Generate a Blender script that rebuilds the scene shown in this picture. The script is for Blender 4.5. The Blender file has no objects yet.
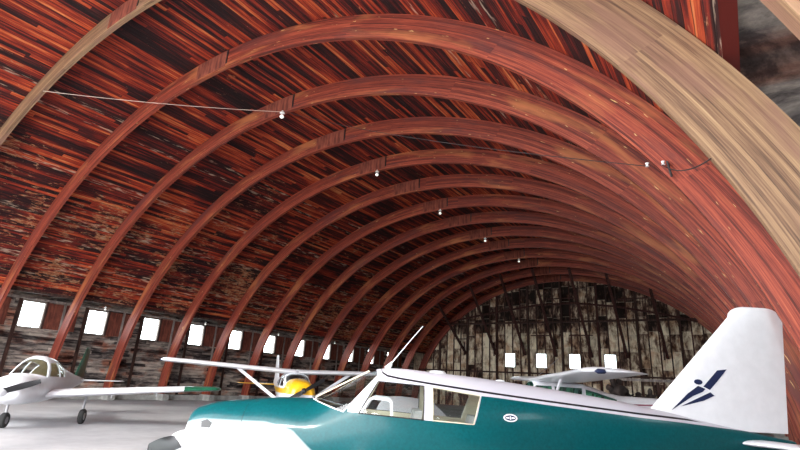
import bpy, bmesh, math, random
from mathutils import Vector, Matrix
random.seed(7)
sc = bpy.context.scene
COL = sc.collection
PI = math.pi

# ------------------------------------------------------------------ hangar measures
XC, ZC, A, B = -14.42, -0.835, 15.53, 12.93      # inner curve of the arch ribs
DEP, WID = 0.715, 0.15                           # rib depth and thickness
Y0, SP = 5.43, 3.257                             # first rib, bay length
YE = 48.0                                        # end wall
YF = -2.6                                        # open front
XL, XR = -30.65, 1.81                            # side walls

# ------------------------------------------------------------------ node helpers
class NT:
    def __init__(s, name, rough=.6, metal=0., spec=None):
        s.m = bpy.data.materials.new(name); s.m.use_nodes = True
        s.t = s.m.node_tree; s.n = s.t.nodes; s.l = s.t.links
        s.b = s.n['Principled BSDF']
        s.b.inputs['Roughness'].default_value = rough
        s.b.inputs['Metallic'].default_value = metal
        if spec is not None: s.b.inputs['Specular IOR Level'].default_value = spec
    def new(s, t, **k):
        n = s.n.new(t)
        for a, v in k.items(): setattr(n, a, v)
        return n
    def put(s, sock, v):
        if isinstance(v, bpy.types.NodeSocket): s.l.new(v, sock)
        elif v is not None:
            if isinstance(v, (tuple, list)) and len(v) == 3 and sock.type == 'RGBA': v = (*v, 1)
            sock.default_value = v
    def coord(s, kind='Object'): return s.new('ShaderNodeTexCoord').outputs[kind]
    def math(s, op, a, b=None, clamp=False):
        n = s.new('ShaderNodeMath', operation=op, use_clamp=clamp)
        s.put(n.inputs[0], a); s.put(n.inputs[1], b); return n.outputs[0]
    def vec(s, x, y, z=0.):
        n = s.new('ShaderNodeCombineXYZ')
        for i, v in enumerate((x, y, z)): s.put(n.inputs[i], v)
        return n.outputs[0]
    def sep(s, v):
        n = s.new('ShaderNodeSeparateXYZ'); s.put(n.inputs[0], v); return n.outputs
    def scale(s, v, k):
        n = s.new('ShaderNodeVectorMath', operation='MULTIPLY'); s.put(n.inputs[0], v); n.inputs[1].default_value = k
        return n.outputs[0]
    def add(s, v, k):
        n = s.new('ShaderNodeVectorMath', operation='ADD'); s.put(n.inputs[0], v); s.put(n.inputs[1], k); return n.outputs[0]
    def noise(s, v, scale=1., detail=4., rough=.55, dist=0.):
        n = s.new('ShaderNodeTexNoise'); s.put(n.inputs['Vector'], v)
        for k, x in (('Scale', scale), ('Detail', detail), ('Roughness', rough), ('Distortion', dist)): n.inputs[k].default_value = x
        return n.outputs['Fac']
    def white(s, v):
        n = s.new('ShaderNodeTexWhiteNoise', noise_dimensions='3D'); s.put(n.inputs['Vector'], v); return n.outputs['Value']
    def step(s, v, lo, hi, a=0., b=1.):
        n = s.new('ShaderNodeMapRange', clamp=True); s.put(n.inputs[0], v)
        for i, x in enumerate((lo, hi, a, b)): n.inputs[i+1].default_value = x
        return n.outputs[0]
    def mix(s, f, a, b, mode='MIX'):
        n = s.new('ShaderNodeMix', data_type='RGBA', blend_type=mode)
        s.put(n.inputs[0], f); s.put(n.inputs[6], a); s.put(n.inputs[7], b); return n.outputs[2]
    def ramp(s, f, pts, interp='LINEAR'):
        n = s.new('ShaderNodeValToRGB'); s.put(n.inputs[0], f); r = n.color_ramp; r.interpolation = interp
        r.elements[0].position, r.elements[1].position = pts[0][0], pts[-1][0]
        r.elements[0].color, r.elements[1].color = (*pts[0][1], 1), (*pts[-1][1], 1)
        for p, c in pts[1:-1]: r.elements.new(p).color = (*c, 1)
        return n.outputs[0]
    def color(s, c): s.put(s.b.inputs['Base Color'], c); return s
    def rough(s, v): s.put(s.b.inputs['Roughness'], v); return s
    def bump(s, h, st=.3, d=.01):
        n = s.new('ShaderNodeBump'); n.inputs['Strength'].default_value = st; n.inputs['Distance'].default_value = d
        s.put(n.inputs['Height'], h); s.l.new(n.outputs[0], s.b.inputs['Normal']); return s

def simple(name, c, rough=.5, metal=0., var=.12, sc_=6., coat=0.):
    m = NT(name, rough, metal)
    n = m.noise(m.coord(), sc_, 5)
    m.color(m.mix(m.step(n, .35, .7), tuple(x*(1-var) for x in c), tuple(min(1, x*(1+var)) for x in c)))
    if coat: m.b.inputs['Coat Weight'].default_value = coat; m.b.inputs['Coat Roughness'].default_value = .06
    return m.m

# ------------------------------------------------------------------ materials
def mat_roof():
    m = NT('roof boards', .75, spec=.25)
    uv = m.coord('UV'); x, y, _ = m.sep(uv)
    u = m.math('ADD', x, m.math('MULTIPLY', m.noise(m.scale(uv, (.35, .5, 1)), 1, 2), .10))
    pi_ = m.math('FLOOR', m.math('DIVIDE', u, .165))
    r1 = m.white(m.vec(pi_, 3.3))
    r2 = m.white(m.vec(pi_, m.math('FLOOR', m.math('ADD', m.math('DIVIDE', y, 6.514), m.math('MULTIPLY', r1, 1.0)))))
    st = m.noise(m.scale(uv, (7., .30, 1)), 1.2, 7, .66, .25)
    st2 = m.noise(m.add(m.scale(uv, (24., .9, 1)), (3, 9, 0)), 1, 5, .65)
    reg = m.noise(m.scale(uv, (.25, .22, 1)), 1, 3, .5)
    v = m.math('ADD', m.math('MULTIPLY', r2, .26), m.math('ADD', m.math('MULTIPLY', st, .80), m.math('MULTIPLY', st2, .26)))
    v = m.math('ADD', v, m.math('MULTIPLY', m.math('SUBTRACT', reg, .5), .35))
    base = m.ramp(v, [(.50, (.010, .004, .005)), (.60, (.036, .007, .007)), (.67, (.13, .012, .008)), (.74, (.26, .027, .012)),
                      (.81, (.46, .075, .022)), (.90, (.62, .22, .08))])
    # flaked and weathered parts, most of them low on the left-hand side
    big = m.noise(m.scale(uv, (.30, .27, 1)), 1, 3, .5)
    lowL = m.step(x, 3.0, 13., .10, -.05)
    flake = m.noise(m.scale(uv, (4.2, 1.0, 1)), 1.6, 7, .70, .6)
    fm = m.step(m.math('ADD', m.math('ADD', flake, lowL), m.math('MULTIPLY', m.math('SUBTRACT', big, .5), .55)), .635, .69)
    fcol = m.ramp(m.noise(m.scale(uv, (3., 2., 1)), 2.3, 4, .6), [(.3, (.15, .05, .028)), (.45, (.36, .12, .05)), (.58, (.40, .22, .12)), (.72, (.28, .23, .18))])
    base = m.mix(m.math('MULTIPLY', fm, .9), base, fcol)
    # a few pale boards and scrapes
    wb = m.step(r1, .955, .96)
    wm = m.math('MULTIPLY', wb, m.step(m.noise(m.scale(uv, (9, 1.3, 1)), 1.1, 5), .52, .62))
    base = m.mix(m.math('MULTIPLY', wm, .75), base, (.48, .36, .27))
    sp = m.step(m.noise(m.scale(uv, (8., 2.2, 1)), 3.2, 3, .5), .735, .77)
    base = m.mix(sp, base, (.52, .36, .26))
    fr = m.math('FRACT', m.math('DIVIDE', u, .165))
    gap = m.math('MULTIPLY', m.step(fr, 0., .07), m.step(fr, .93, 1., 1, 0))
    base = m.mix(gap, (.008, .004, .004), base)
    m.color(base); m.bump(m.math('ADD', m.math('MULTIPLY', gap, .8), st), .6, .02)
    return m.m

def mat_rib(tan=0.):
    m = NT('stained laminated timber' if tan < .5 else 'worn tan laminated timber', .55, spec=.35)
    uv = m.coord('UV'); x, y, _ = m.sep(uv)
    oi = m.new('ShaderNodeObjectInfo').outputs['Random']
    off = m.vec(m.math('MULTIPLY', oi, 91.), m.math('MULTIPLY', oi, 17.))
    p = m.add(uv, off)
    grain = m.noise(m.scale(p, (.6, 30., 1)), 1.5, 6, .6, .15)
    fine = m.noise(m.scale(p, (2.5, 70., 1)), 1.2, 4, .6)
    lam = m.white(m.vec(m.math('FLOOR', m.math('DIVIDE', y, .036)), m.math('FLOOR', m.math('ADD', m.math('DIVIDE', x, 5.), m.math('MULTIPLY', oi, 7)))))
    v = m.math('ADD', m.math('ADD', m.math('MULTIPLY', grain, .55), m.math('MULTIPLY', fine, .25)), m.math('MULTIPLY', lam, .16))
    if tan < .5:
        base = m.ramp(v, [(.32, (.045, .010, .009)), (.44, (.155, .029, .019)), (.52, (.26, .050, .030)), (.60, (.38, .085, .046)), (.72, (.56, .18, .09))])
        base = m.mix(m.step(oi, 0., 1., 0., .28), base, m.mix(1., base, (1.15, .80, .62), 'MULTIPLY'))
        pat = m.noise(m.scale(p, (.23, 1.3, 1)), 1.5, 4, .55, .4)
        base = m.mix(m.step(pat, .54, .68, 0, .6), base, (.52, .19, .07))
        base = m.mix(m.step(m.noise(m.scale(m.add(p, (40, 3, 0)), (.22, 1.6, 1)), 1.4, 5, .6, .3), .54, .66, 0, .7), base, (.11, .035, .035))
        scr = m.math('MULTIPLY', m.step(m.noise(m.scale(p, (1.6, 13., 1)), 1.5, 3, .5), .69, .72), m.step(pat, .42, .54))
        base = m.mix(scr, base, (.78, .52, .22))
    else:
        base = m.ramp(v, [(.30, (.06, .032, .02)), (.43, (.18, .10, .058)), (.52, (.27, .16, .088)), (.62, (.36, .23, .125)), (.74, (.55, .40, .23))])
        pat = m.noise(m.scale(p, (.4, 2.5, 1)), 1.5, 4, .55, .4)
        base = m.mix(m.step(pat, .52, .64, 0, .6), base, (.22, .11, .08))
    m.color(base); m.bump(v, .35, .006)
    return m.m

def mat_sidewall():
    m = NT('weathered wall boards', .9, spec=.1)
    o = m.coord(); x, y, z = m.sep(o)
    row = m.math('FLOOR', m.math('DIVIDE', z, .17))
    r = m.white(m.vec(row, m.math('FLOOR', m.math('ADD', m.math('DIVIDE', y, 2.2), m.math('MULTIPLY', m.white(m.vec(row, 1.)), 3.)))))
    st = m.noise(m.vec(y, m.math('MULTIPLY', z, 5.), x), 1.0, 7, .68, .4)
    v = m.math('ADD', m.math('MULTIPLY', r, .25), st)
    base = m.ramp(v, [(.42, (.014, .012, .012)), (.53, (.065, .055, .054)), (.62, (.18, .155, .14)), (.73, (.36, .31, .27)), (.90, (.56, .48, .40))])
    rd = m.noise(m.vec(m.math('MULTIPLY', y, .5), z, 3.), 1.3, 4, .6)
    base = m.mix(m.step(rd, .50, .62, 0, .85), base, m.mix(1., base, (1.0, .42, .28), 'MULTIPLY'))
    fr = m.math('FRACT', m.math('DIVIDE', z, .17))
    base = m.mix(m.step(fr, 0., .1), (.01, .008, .008), base)
    m.color(base); m.bump(v, .5, .02); return m.m

def mat_endwall():
    m = NT('blotched end wall boards', .9, spec=.1)
    o = m.coord(); x, y, z = m.sep(o)
    cx = m.math('FLOOR', m.math('DIVIDE', m.math('SUBTRACT', x, -28.1), .82))
    zr = m.math('ADD', m.math('DIVIDE', z, 1.45), m.math('MULTIPLY', m.white(m.vec(cx, 5.)), .25))
    c = m.white(m.vec(cx, m.math('FLOOR', zr)))
    n = m.noise(m.vec(m.math('MULTIPLY', x, 2.0), m.math('MULTIPLY', z, .75)), 1.2, 7, .68, .5)
    n2 = m.noise(m.vec(m.math('MULTIPLY', x, 7.), m.math('MULTIPLY', z, .8), 4), 1., 4, .6)
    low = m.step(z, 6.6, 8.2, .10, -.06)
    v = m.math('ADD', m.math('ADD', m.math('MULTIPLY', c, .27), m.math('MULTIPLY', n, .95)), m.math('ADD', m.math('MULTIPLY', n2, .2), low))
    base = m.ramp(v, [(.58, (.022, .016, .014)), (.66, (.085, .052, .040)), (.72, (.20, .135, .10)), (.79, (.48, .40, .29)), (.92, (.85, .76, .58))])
    base = m.mix(m.step(m.noise(m.vec(x, z, 9), .9, 4, .6), .48, .62, 0, .75), base, m.mix(1., base, (.62, .40, .30), 'MULTIPLY'))
    fr = m.math('FRACT', zr)
    base = m.mix(m.math('MULTIPLY', m.step(fr, .0, .04, 1, 0), .6), base, (.5, .43, .34))
    m.color(base); m.bump(v, .4, .02); return m.m

def mat_floor():
    m = NT('concrete', .55, spec=.3)
    o = m.coord()
    n = m.noise(m.scale(o, (.35, .35, 1)), 1., 6, .6, .2); n2 = m.noise(o, 3., 6, .7)
    c = m.mix(m.step(m.math('ADD', n, m.math('MULTIPLY', n2, .3)), .5, .8), (.30, .30, .32), (.44, .44, .45))
    c = m.mix(m.step(m.noise(m.scale(o, (.6, .15, 1)), 1.3, 5, .6), .60, .75, 0, .4), c, (.20, .19, .19))
    m.color(c); m.bump(n2, .15, .01); return m.m

def mat_timber(name, c1, c2, rough=.8):
    m = NT(name, rough, spec=.2)
    o = m.coord(); n = m.noise(m.scale(o, (6., 6., 1.2)), 1.4, 6, .65, .2)
    m.color(m.mix(m.step(n, .38, .66), c1, c2)); m.bump(n, .4, .01); return m.m

def fcurve(m, x, pts, lo, hi, zlo, zhi):
    """piecewise curve z(x) as a node socket"""
    n = m.new('ShaderNodeFloatCurve'); cv = n.mapping.curves[0]
    P = sorted([((a-lo)/(hi-lo), (b-zlo)/(zhi-zlo)) for a, b in pts])
    while len(cv.points) < len(P): cv.points.new(.5, .5)
    for q, (a, b) in zip(cv.points, P): q.location = (a, b); q.handle_type = 'VECTOR'
    n.mapping.update()
    m.put(n.inputs['Value'], m.step(x, lo, hi))
    return m.math('ADD', m.math('MULTIPLY', n.outputs[0], zhi-zlo), zlo)

TOPLINE = [(-6, 1.30), (-4.6, 1.42), (-3.76, 1.48), (-3.17, 1.515), (-2.56, 1.56), (-1.96, 1.605), (-1.34, 1.655), (-.85, 1.70), (-.48, 1.735), (-.11, 1.775), (.05, 1.80), (.12, 1.84), (.16, 1.95), (3, 2.4)]
def mat_teal_body():
    m = NT('teal and white aircraft paint', .34, spec=.2)
    x, y, z = m.sep(m.coord())
    L = fcurve(m, x, TOPLINE, -6, 3, 1, 2.5)
    W = fcurve(m, x, [(-6, 1.30), (-4.6, 1.42), (-3.76, 1.48), (-3.17, 1.515), (-2.56, 1.56), (-1.96, 1.605), (-1.34, 1.655), (-1.145, 1.665), (-1.05, 1.335), (-1.0, 1.33), (-.4, 1.355), (.40, 1.395), (.53, 1.395), (.56, 2.3), (3, 2.4)], -6, 3, 1, 2.5)
    Wl = m.math('SUBTRACT', W, .045)
    low = fcurve(m, x, [(-6, .3), (.2, .6), (.9, .90), (1.15, 1.10), (1.5, 1.175), (2.3, 1.16), (3, 1.0)], -6, 3, 0, 2)
    teal = m.mix(m.step(m.noise(m.coord(), 30, 3), .3, .7), (.0, .058, .068), (.0, .078, .09))
    white = (.52, .51, .57)
    c = m.mix(m.step(m.math('SUBTRACT', z, Wl), -.002, .002), teal, white)
    bl = m.step(m.math('ABSOLUTE', m.math('SUBTRACT', z, L)), .010, .014, 1, 0)
    bl = m.math('MULTIPLY', bl, m.step(m.math('ABSOLUTE', y), .1, .12))
    c = m.mix(bl, c, (.008, .008, .012))
    c = m.mix(m.step(m.math('SUBTRACT', z, low), -.05, .02, 1, 0), c, (.66, .72, .73))
    m.color(c); m.b.inputs['Coat Weight'].default_value = .22; m.b.inputs['Coat Roughness'].default_value = .10
    m.b.inputs['Metallic'].default_value = .0
    m.bump(m.noise(m.coord(), 2.5, 2), .06, .02)
    return m.m

def mat_glass(name, c=(.9, .95, .95), refl=.12, tint=.12):
    m = NT(name)
    for n in list(m.n):
        if n.type == 'BSDF_PRINCIPLED': m.n.remove(n)
    out = [n for n in m.n if n.type == 'OUTPUT_MATERIAL'][0]
    tr = m.new('ShaderNodeBsdfTransparent'); tr.inputs[0].default_value = (*c, 1)
    gl = m.new('ShaderNodeBsdfGlossy'); gl.inputs['Roughness'].default_value = .03
    fr = m.new('ShaderNodeFresnel'); fr.inputs[0].default_value = 1.5
    k = m.math('ADD', fr.outputs[0], m.math('MULTIPLY', m.noise(m.coord(), 1.5, 3), refl*.5), clamp=True)
    k = m.math('MULTIPLY', k, m.math('SUBTRACT', 1., m.new('ShaderNodeNewGeometry').outputs['Backfacing']))
    mx = m.new('ShaderNodeMixShader'); m.l.new(k, mx.inputs[0]); m.l.new(tr.outputs[0], mx.inputs[1]); m.l.new(gl.outputs[0], mx.inputs[2])
    m.l.new(mx.outputs[0], out.inputs[0]); return m.m

M = dict(
    roof=mat_roof(), rib=mat_rib(), ribtan=mat_rib(1.), side=mat_sidewall(), end=mat_endwall(), floor=mat_floor(),
    teal=mat_teal_body(), glass=mat_glass('clear pane'), acryl=mat_glass('aircraft window', (.93, .96, .96), .2),
    greenglass=mat_glass('green tinted window', (.62, .92, .86), .35),
    post=mat_timber('dark timber', (.030, .016, .014), (.09, .045, .035)),
    pale=mat_timber('pale weathered timber', (.16, .13, .12), (.38, .33, .30)),
    brown=mat_timber('brown board', (.10, .030, .022), (.23, .07, .045)),
    brace=mat_timber('dark red timber', (.03, .012, .011), (.085, .03, .024)),
    curb=simple('concrete kerb', (.36, .36, .34), .8, var=.25, sc_=3),
    white=simple('white aircraft paint', (.74, .75, .79), .3, var=.04, coat=.3),
    offwhite=simple('pale grey aircraft skin', (.62, .64, .67), .35, var=.06, coat=.3),
    yellow=simple('yellow aircraft paint', (.80, .44, .015), .3, var=.10, coat=.4),
    green=simple('dark green wingtip paint', (.012, .10, .055), .35, var=.3, sc_=9, coat=.3),
    navy=simple('navy marking', (.008, .016, .06), .4), black=simple('black', (.012, .012, .014), .4),
    maroon=simple('maroon stripe', (.30, .05, .09), .4),
    cream=simple('cream lining', (.62, .56, .42), .8), greyfab=simple('grey seat cloth', (.33, .32, .31), .9),
    rubber=simple('tyre rubber', (.02, .02, .02), .9), steel=simple('steel', (.35, .35, .37), .35, .9),
    iron=simple('rusty iron', (.045, .032, .028), .7, .3, var=.5, sc_=5), porcelain=simple('white porcelain', (.85, .85, .85), .25, var=.02),
    wire=simple('pale rope', (.55, .42, .36), .8), dwire=simple('dark cable', (.03, .02, .02), .7),
    ground=simple('outdoor concrete', (.45, .44, .42), .9, var=.1, sc_=.3),
)

# ------------------------------------------------------------------ object helpers
def obj(name, bm, mats, parent=None, smooth=False, auto=None):
    me = bpy.data.meshes.new(name); bmesh.ops.recalc_face_normals(bm, faces=bm.faces[:]); bm.to_mesh(me); bm.free()
    for x in (mats if isinstance(mats, (list, tuple)) else [mats]): me.materials.append(x)
    if smooth:
        for p in me.polygons: p.use_smooth = True
        me.set_sharp_from_angle(angle=auto or math.radians(40))
    o = bpy.data.objects.new(name, me); COL.objects.link(o)
    if parent: o.parent = parent
    return o
def empty(name, loc=(0, 0, 0), rz=0., parent=None):
    o = bpy.data.objects.new(name, None); o.location = loc; o.rotation_euler = (0, 0, rz); o.empty_display_size = .2
    COL.objects.link(o)
    if parent: o.parent = parent
    return o
def tag(o, label, cat, group=None, kind=None):
    o['label'] = label; o['category'] = cat
    if group: o['group'] = group
    if kind: o['kind'] = kind
    return o
def struct(o, label=None): 
    o['kind'] = 'structure'
    if label: o['label'] = label
    return o
def box(bm, x0, x1, y0, y1, z0, z1):
    v = [bm.verts.new((x, y, z)) for x in (x0, x1) for y in (y0, y1) for z in (z0, z1)]
    for f in ((0, 1, 3, 2), (4, 6, 7, 5), (0, 4, 5, 1), (2, 3, 7, 6), (0, 2, 6, 4), (1, 5, 7, 3)): bm.faces.new([v[i] for i in f])
    return v
def bar(bm, a, b, w, h=None, up=(0, 0, 1)):
    a, b = Vector(a), Vector(b); d = (b-a).normalized(); h = h or w
    s = d.cross(Vector(up))
    if s.length < 1e-4: s = d.cross(Vector((1, 0, 0)))
    s.normalize(); u = s.cross(d)
    r = [[bm.verts.new(p+s*i*w/2+u*j*h/2) for i, j in ((-1, -1), (1, -1), (1, 1), (-1, 1))] for p in (a, b)]
    bm.faces.new(r[0][::-1]); bm.faces.new(r[1])
    for i in range(4): bm.faces.new((r[0][i], r[0][(i+1) % 4], r[1][(i+1) % 4], r[1][i]))
def loft(bm, rings, cap=True):
    R = [[bm.verts.new(p) for p in r] for r in rings]; n = len(R[0])
    for a, b in zip(R, R[1:]):
        for i in range(n): bm.faces.new((a[i], a[(i+1) % n], b[(i+1) % n], b[i]))
    if cap: bm.faces.new(R[0][::-1]); bm.faces.new(R[-1])
    return R
def tube(bm, pts, r, n=8):
    pts = [Vector(p) for p in pts]; rings = []
    for i, p in enumerate(pts):
        d = (pts[min(i+1, len(pts)-1)]-pts[max(i-1, 0)]).normalized()
        s = d.cross(Vector((0, 0, 1)))
        if s.length < 1e-3: s = d.cross(Vector((1, 0, 0)))
        s.normalize(); u = s.cross(d); rr = r[i] if isinstance(r, (list, tuple)) else r
        rings.append([p+s*rr*math.cos(t*2*PI/n)+u*rr*math.sin(t*2*PI/n) for t in range(n)])
    loft(bm, rings)
def lathe(bm, prof, c=(0, 0, 0), axis='Z', n=16):
    c = Vector(c); rings = []
    for r, h in prof:
        ring = []
        for i in range(n):
            a = 2*PI*i/n; p, q = r*math.cos(a), r*math.sin(a)
            ring.append(c+Vector({'Z': (p, q, h), 'X': (h, p, q), 'Y': (q, h, p)}[axis]))
        rings.append(ring)
    loft(bm, rings)

# ------------------------------------------------------------------ arch geometry
def arc(off, zmin, n=150, a0=None):
    a, b = A+off, B+off; t0 = math.asin((zmin-ZC)/b); t1 = PI-t0
    return [(XC+a*math.cos(t1+(t0-t1)*i/n), ZC+b*math.sin(t1+(t0-t1)*i/n)) for i in range(n+1)]
def arc_face(bm, uvl, off0, off1, y0, y1, z0, z1, n=150):
    """solid band between two offsets of the arch; UV = (arc length, depth)"""
    i_, o_ = arc(off0, z0, n), arc(off1, z1, n)
    V = []
    for (xi, zi), (xo, zo) in zip(i_, o_):
        V.append([bm.verts.new(p) for p in ((xi, y0, zi), (xo, y0, zo), (xo, y1, zo), (xi, y1, zi))])
    s = 0; dep = off1-off0
    vv = [0, dep, dep+(y1-y0), 2*dep+(y1-y0), 2*dep+2*(y1-y0)]
    for k in range(n):
        ds = math.dist(i_[k], i_[k+1])
        for j in range(4):
            f = bm.faces.new((V[k][j], V[k+1][j], V[k+1][(j+1) % 4], V[k][(j+1) % 4]))
            for lp, c in zip(f.loops, ((s, vv[j]), (s+ds, vv[j]), (s+ds, vv[j+1]), (s, vv[j+1]))): lp[uvl].uv = c
        s += ds
    bm.faces.new(V[0][::-1]); bm.faces.new(V[-1])

# roof boards
bm = bmesh.new(); uvl = bm.loops.layers.uv.new('UV')
o0, o1 = DEP+.012, DEP+.14
pi0, po0 = arc(o0, 5.15, 170), arc(o1, 5.15, 170); ys = [YF+(YE-YF)*i/12 for i in range(13)]
G = [[(bm.verts.new((p[0], y, p[1])), bm.verts.new((q[0], y, q[1]))) for y in ys] for p, q in zip(pi0, po0)]
s = 0
for i in range(170):
    ds = math.dist(pi0[i], pi0[i+1])
    for j in range(12):
        for w in (0, 1):
            f = bm.faces.new((G[i][j][w], G[i+1][j][w], G[i+1][j+1][w], G[i][j+1][w]))
            for lp, c in zip(f.loops, ((s, ys[j]), (s+ds, ys[j]), (s+ds, ys[j+1]), (s, ys[j+1]))): lp[uvl].uv = c
    for j in (0, 12): bm.faces.new((G[i][j][0], G[i+1][j][0], G[i+1][j][1], G[i][j][1]))
    s += ds
for i in (0, 170):
    for j in range(12): bm.faces.new((G[i][j][0], G[i][j+1][0], G[i][j+1][1], G[i][j][1]))
struct(obj('ceiling', bm, M['roof'], smooth=True))

# arch ribs
ORD = ['nearest', 'second', 'third', 'fourth', 'fifth', 'sixth', 'seventh', 'eighth', 'ninth', 'tenth', 'eleventh', 'twelfth', 'thirteenth', 'fourteenth', 'fifteenth', 'sixteenth']
def rib_bm():
    bm = bmesh.new(); uvl = bm.loops.layers.uv.new('UV')
    arc_face(bm, uvl, 0, DEP, 0, WID, .34, .34); return bm
def patch_bm(xa, xb, d0, d1):
    bm = bmesh.new(); n = 10; r = []
    for i in range(n+1):
        x = xa+(xb-xa)*i/n; c = (x-XC)/(A+DEP*.5); sgn = math.sqrt(1-c*c)
        for d in (d0, d1): r.append(((x, -.016, ZC+(B+d)*sgn), (x, 0., ZC+(B+d)*sgn)))
    V = [[bm.verts.new(p) for p in q] for q in r]
    for i in range(n):
        a, b, c, d = V[2*i], V[2*i+1], V[2*i+3], V[2*i+2]
        for k in (0, 1): bm.faces.new((a[k], b[k], c[k], d[k]))
        bm.faces.new((a[0], d[0], d[1], a[1])); bm.faces.new((b[0], c[0], c[1], b[1]))
    for q in (0, n): a, b = V[2*q], V[2*q+1]; bm.faces.new((a[0], b[0], b[1], a[1]))
    return bm
base = {}
m_splice = mat_timber('splice scar', (.13, .035, .025), (.30, .085, .055))
for k in range(-2, 14):
    y = Y0+k*SP
    r = empty('arch_rib', (0, y, 0)); 
    if not base:
        base['beam'] = obj('laminated_beam', rib_bm(), M['rib'], r, True); base['beam2'] = base['beam'].data.copy(); base['beam2'].materials[0] = M['ribtan']; base['red'] = base['beam'].data
        base['splice'] = obj('splice_plate', patch_bm(-15.75, -14.06, .05, DEP-.03), m_splice, r)
        base['slot'] = obj('splice_slot', patch_bm(-14.05, -13.985, .14, DEP), M['black'], r)
        bm = bmesh.new(); box(bm, XL+.02, -29.55, -.12, WID+.12, 0.0, .36); base['b1'] = obj('footing', bm, M['curb'], r)
        bm = bmesh.new(); box(bm, .71, XR-.02, -.12, WID+.12, 0.0, .36); base['b2'] = obj('footing', bm, M['curb'], r)
    else:
        for q in ('beam', 'splice', 'slot', 'b1', 'b2'):
            c = base[q].copy(); c.parent = r; COL.objects.link(c)
            if q == 'beam': c.data = base['red']
    if k <= 0:
        for c in r.children:
            if c.name.startswith('laminated'):
                c.data = base['beam2']
    if k < 1: lab = {0: 'tan worn laminated arch rib crossing the top right corner of the view', -1: 'tan worn arch rib just overhead, nearer than the corner one', -2: 'tan worn arch rib at the open front of the hangar'}[k]
    elif k == 13: lab = 'red arch rib against the blotched end wall, farthest of the row'
    else: lab = 'red laminated timber arch rib, %s of the red ones counted from the camera' % ORD[k-1]
    tag(r, lab, 'arch rib', 'arch ribs carrying the roof')

# floor, ground outside
bm = bmesh.new(); box(bm, XL-.3, XR+.3, YF-.5, YE+.3, -.2, 0); struct(obj('floor', bm, M['floor']))
bm = bmesh.new()
box(bm, -150, 120, -150, YF-.5, -.22, -.01); struct(obj('ground', bm, M['ground']))

# side walls with a window in each bay
def side_wall(name, xi, sgn, step_n=0):
    """xi: inner face, sgn: direction outwards"""
    bm = bmesh.new(); xo = xi+sgn*.14; lo, hi = min(xi, xo), max(xi, xo)
    z0, z1, zt = 3.45, 4.82, 5.25
    box(bm, lo, hi, YF, YE, 0, z0); box(bm, lo, hi, YF, YE, z1, zt)
    wins = [(Y0+k*SP+1.55, Y0+k*SP+2.67) for k in range(-2, 12)]
    edges = [YF]+[v for w in wins for v in w]+[YE]
    for a, b in zip(edges[0::2], edges[1::2]): box(bm, lo, hi, a, b, z0, z1)
    xe = XC-(XC-xi)/abs(XC-xi)*(A+DEP)*math.sqrt(1-((5.15-ZC)/(B+DEP))**2)
    box(bm, min(xe, xo), max(xe, xo), YF, YE, zt, zt+.1)
    w = struct(obj(name, bm, M['side']))
    for k, (a, b) in enumerate(wins):
        fr = bmesh.new(); d0, d1 = sorted((xi-sgn*.03, xi+sgn*.15)); t = .05
        box(fr, d0, d1, a, a+t, z0, z1); box(fr, d0, d1, b-t, b, z0, z1); box(fr, d0, d1, a+t, b-t, z0, z0+t); box(fr, d0, d1, a+t, b-t, z1-t, z1)
        n = empty('window_%d' % (step_n+k+1), (0, 0, 0)); struct(n)
        obj('window_frame', fr, M['pale'], n)
        g = bmesh.new(); box(g, *sorted((xi+sgn*.06, xi+sgn*.066)), a+t, b-t, z0+t, z1-t); obj('window_pane', g, M['glass'], n)
        # boarded panels and posts of the bay
        yb = Y0+(k-2)*SP
        if sgn > 0: continue
        for p0, p1 in ((b+.10, b+.84), (b+.98, b+1.62)):
            q = bmesh.new(); box(q, *sorted((xi, xi-sgn*.03)), p0, p1, z0+.02, z1); obj('wall_panel', q, M['brown'], w)
        for p, mm, ww, zz in ((b+.90, 'pale', .09, 0.31), (b+.04, 'post', .09, z0), (a-.1, 'post', .16, .31)):
            q = bmesh.new(); box(q, *sorted((xi, xi-sgn*(.09 if mm == 'pale' else .07))), p-ww/2, p+ww/2, zz, z1+.1); obj('wall_post', q, M[mm], w)
    q = bmesh.new(); box(q, *sorted((xi, xi-sgn*.22)), YF, YE, 4.88, 4.97); obj('top_plate', q, M['pale'], w)
    if sgn < 0: q = bmesh.new(); box(q, *sorted((xe, xe+sgn*.16)), YF, YE, 5.05, 5.25); obj('eave_purlin', q, M['post'], w)
    q = bmesh.new(); box(q, *sorted((xi-sgn*.0, xi-sgn*.40)), YF, YE, 0, .30); obj('kerb', q, M['curb'], w)
    return w
side_wall('wall_left', XL, -1, 0)
side_wall('wall_right', XR, 1, 14)

# end wall, with four window openings
EW = [(-19.91, -18.84), (-16.78, -15.73), (-13.65, -12.60), (-10.55, -9.52)]
bm = bmesh.new(); z0, z1 = 3.92, 5.27
prof = arc(DEP, .0, 90)
def column(xa, xb, lo=0.):
    """wall piece up to the arch between two x"""
    top = lambda x: ZC+(B+DEP)*math.sqrt(max(0, 1-((x-XC)/(A+DEP))**2))+.02
    n = max(1, int((xb-xa)/.4)); V = []
    for i in range(n+1):
        x = xa+(xb-xa)*i/n
        V.append([bm.verts.new((x, yy, zz)) for yy in (YE, YE+.14) for zz in (lo, top(x))])
    for a, b in zip(V, V[1:]):
        for f in ((a[0], b[0], b[1], a[1]), (a[2], a[3], b[3], b[2]), (a[1], b[1], b[3], a[3]), (a[0], a[2], b[2], b[0])): bm.faces.new(f)
    for a in (V[0], V[-1]): bm.faces.new((a[0], a[1], a[3], a[2]))
xs = [XC-A-DEP]+[v for w in EW for v in w]+[XC+A+DEP]
for a, b in zip(xs[0::2], xs[1::2]): column(a, b)
for a, b in EW: column(a, b, z1); box(bm, a, b, YE, YE+.14, 0, z0)
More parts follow.
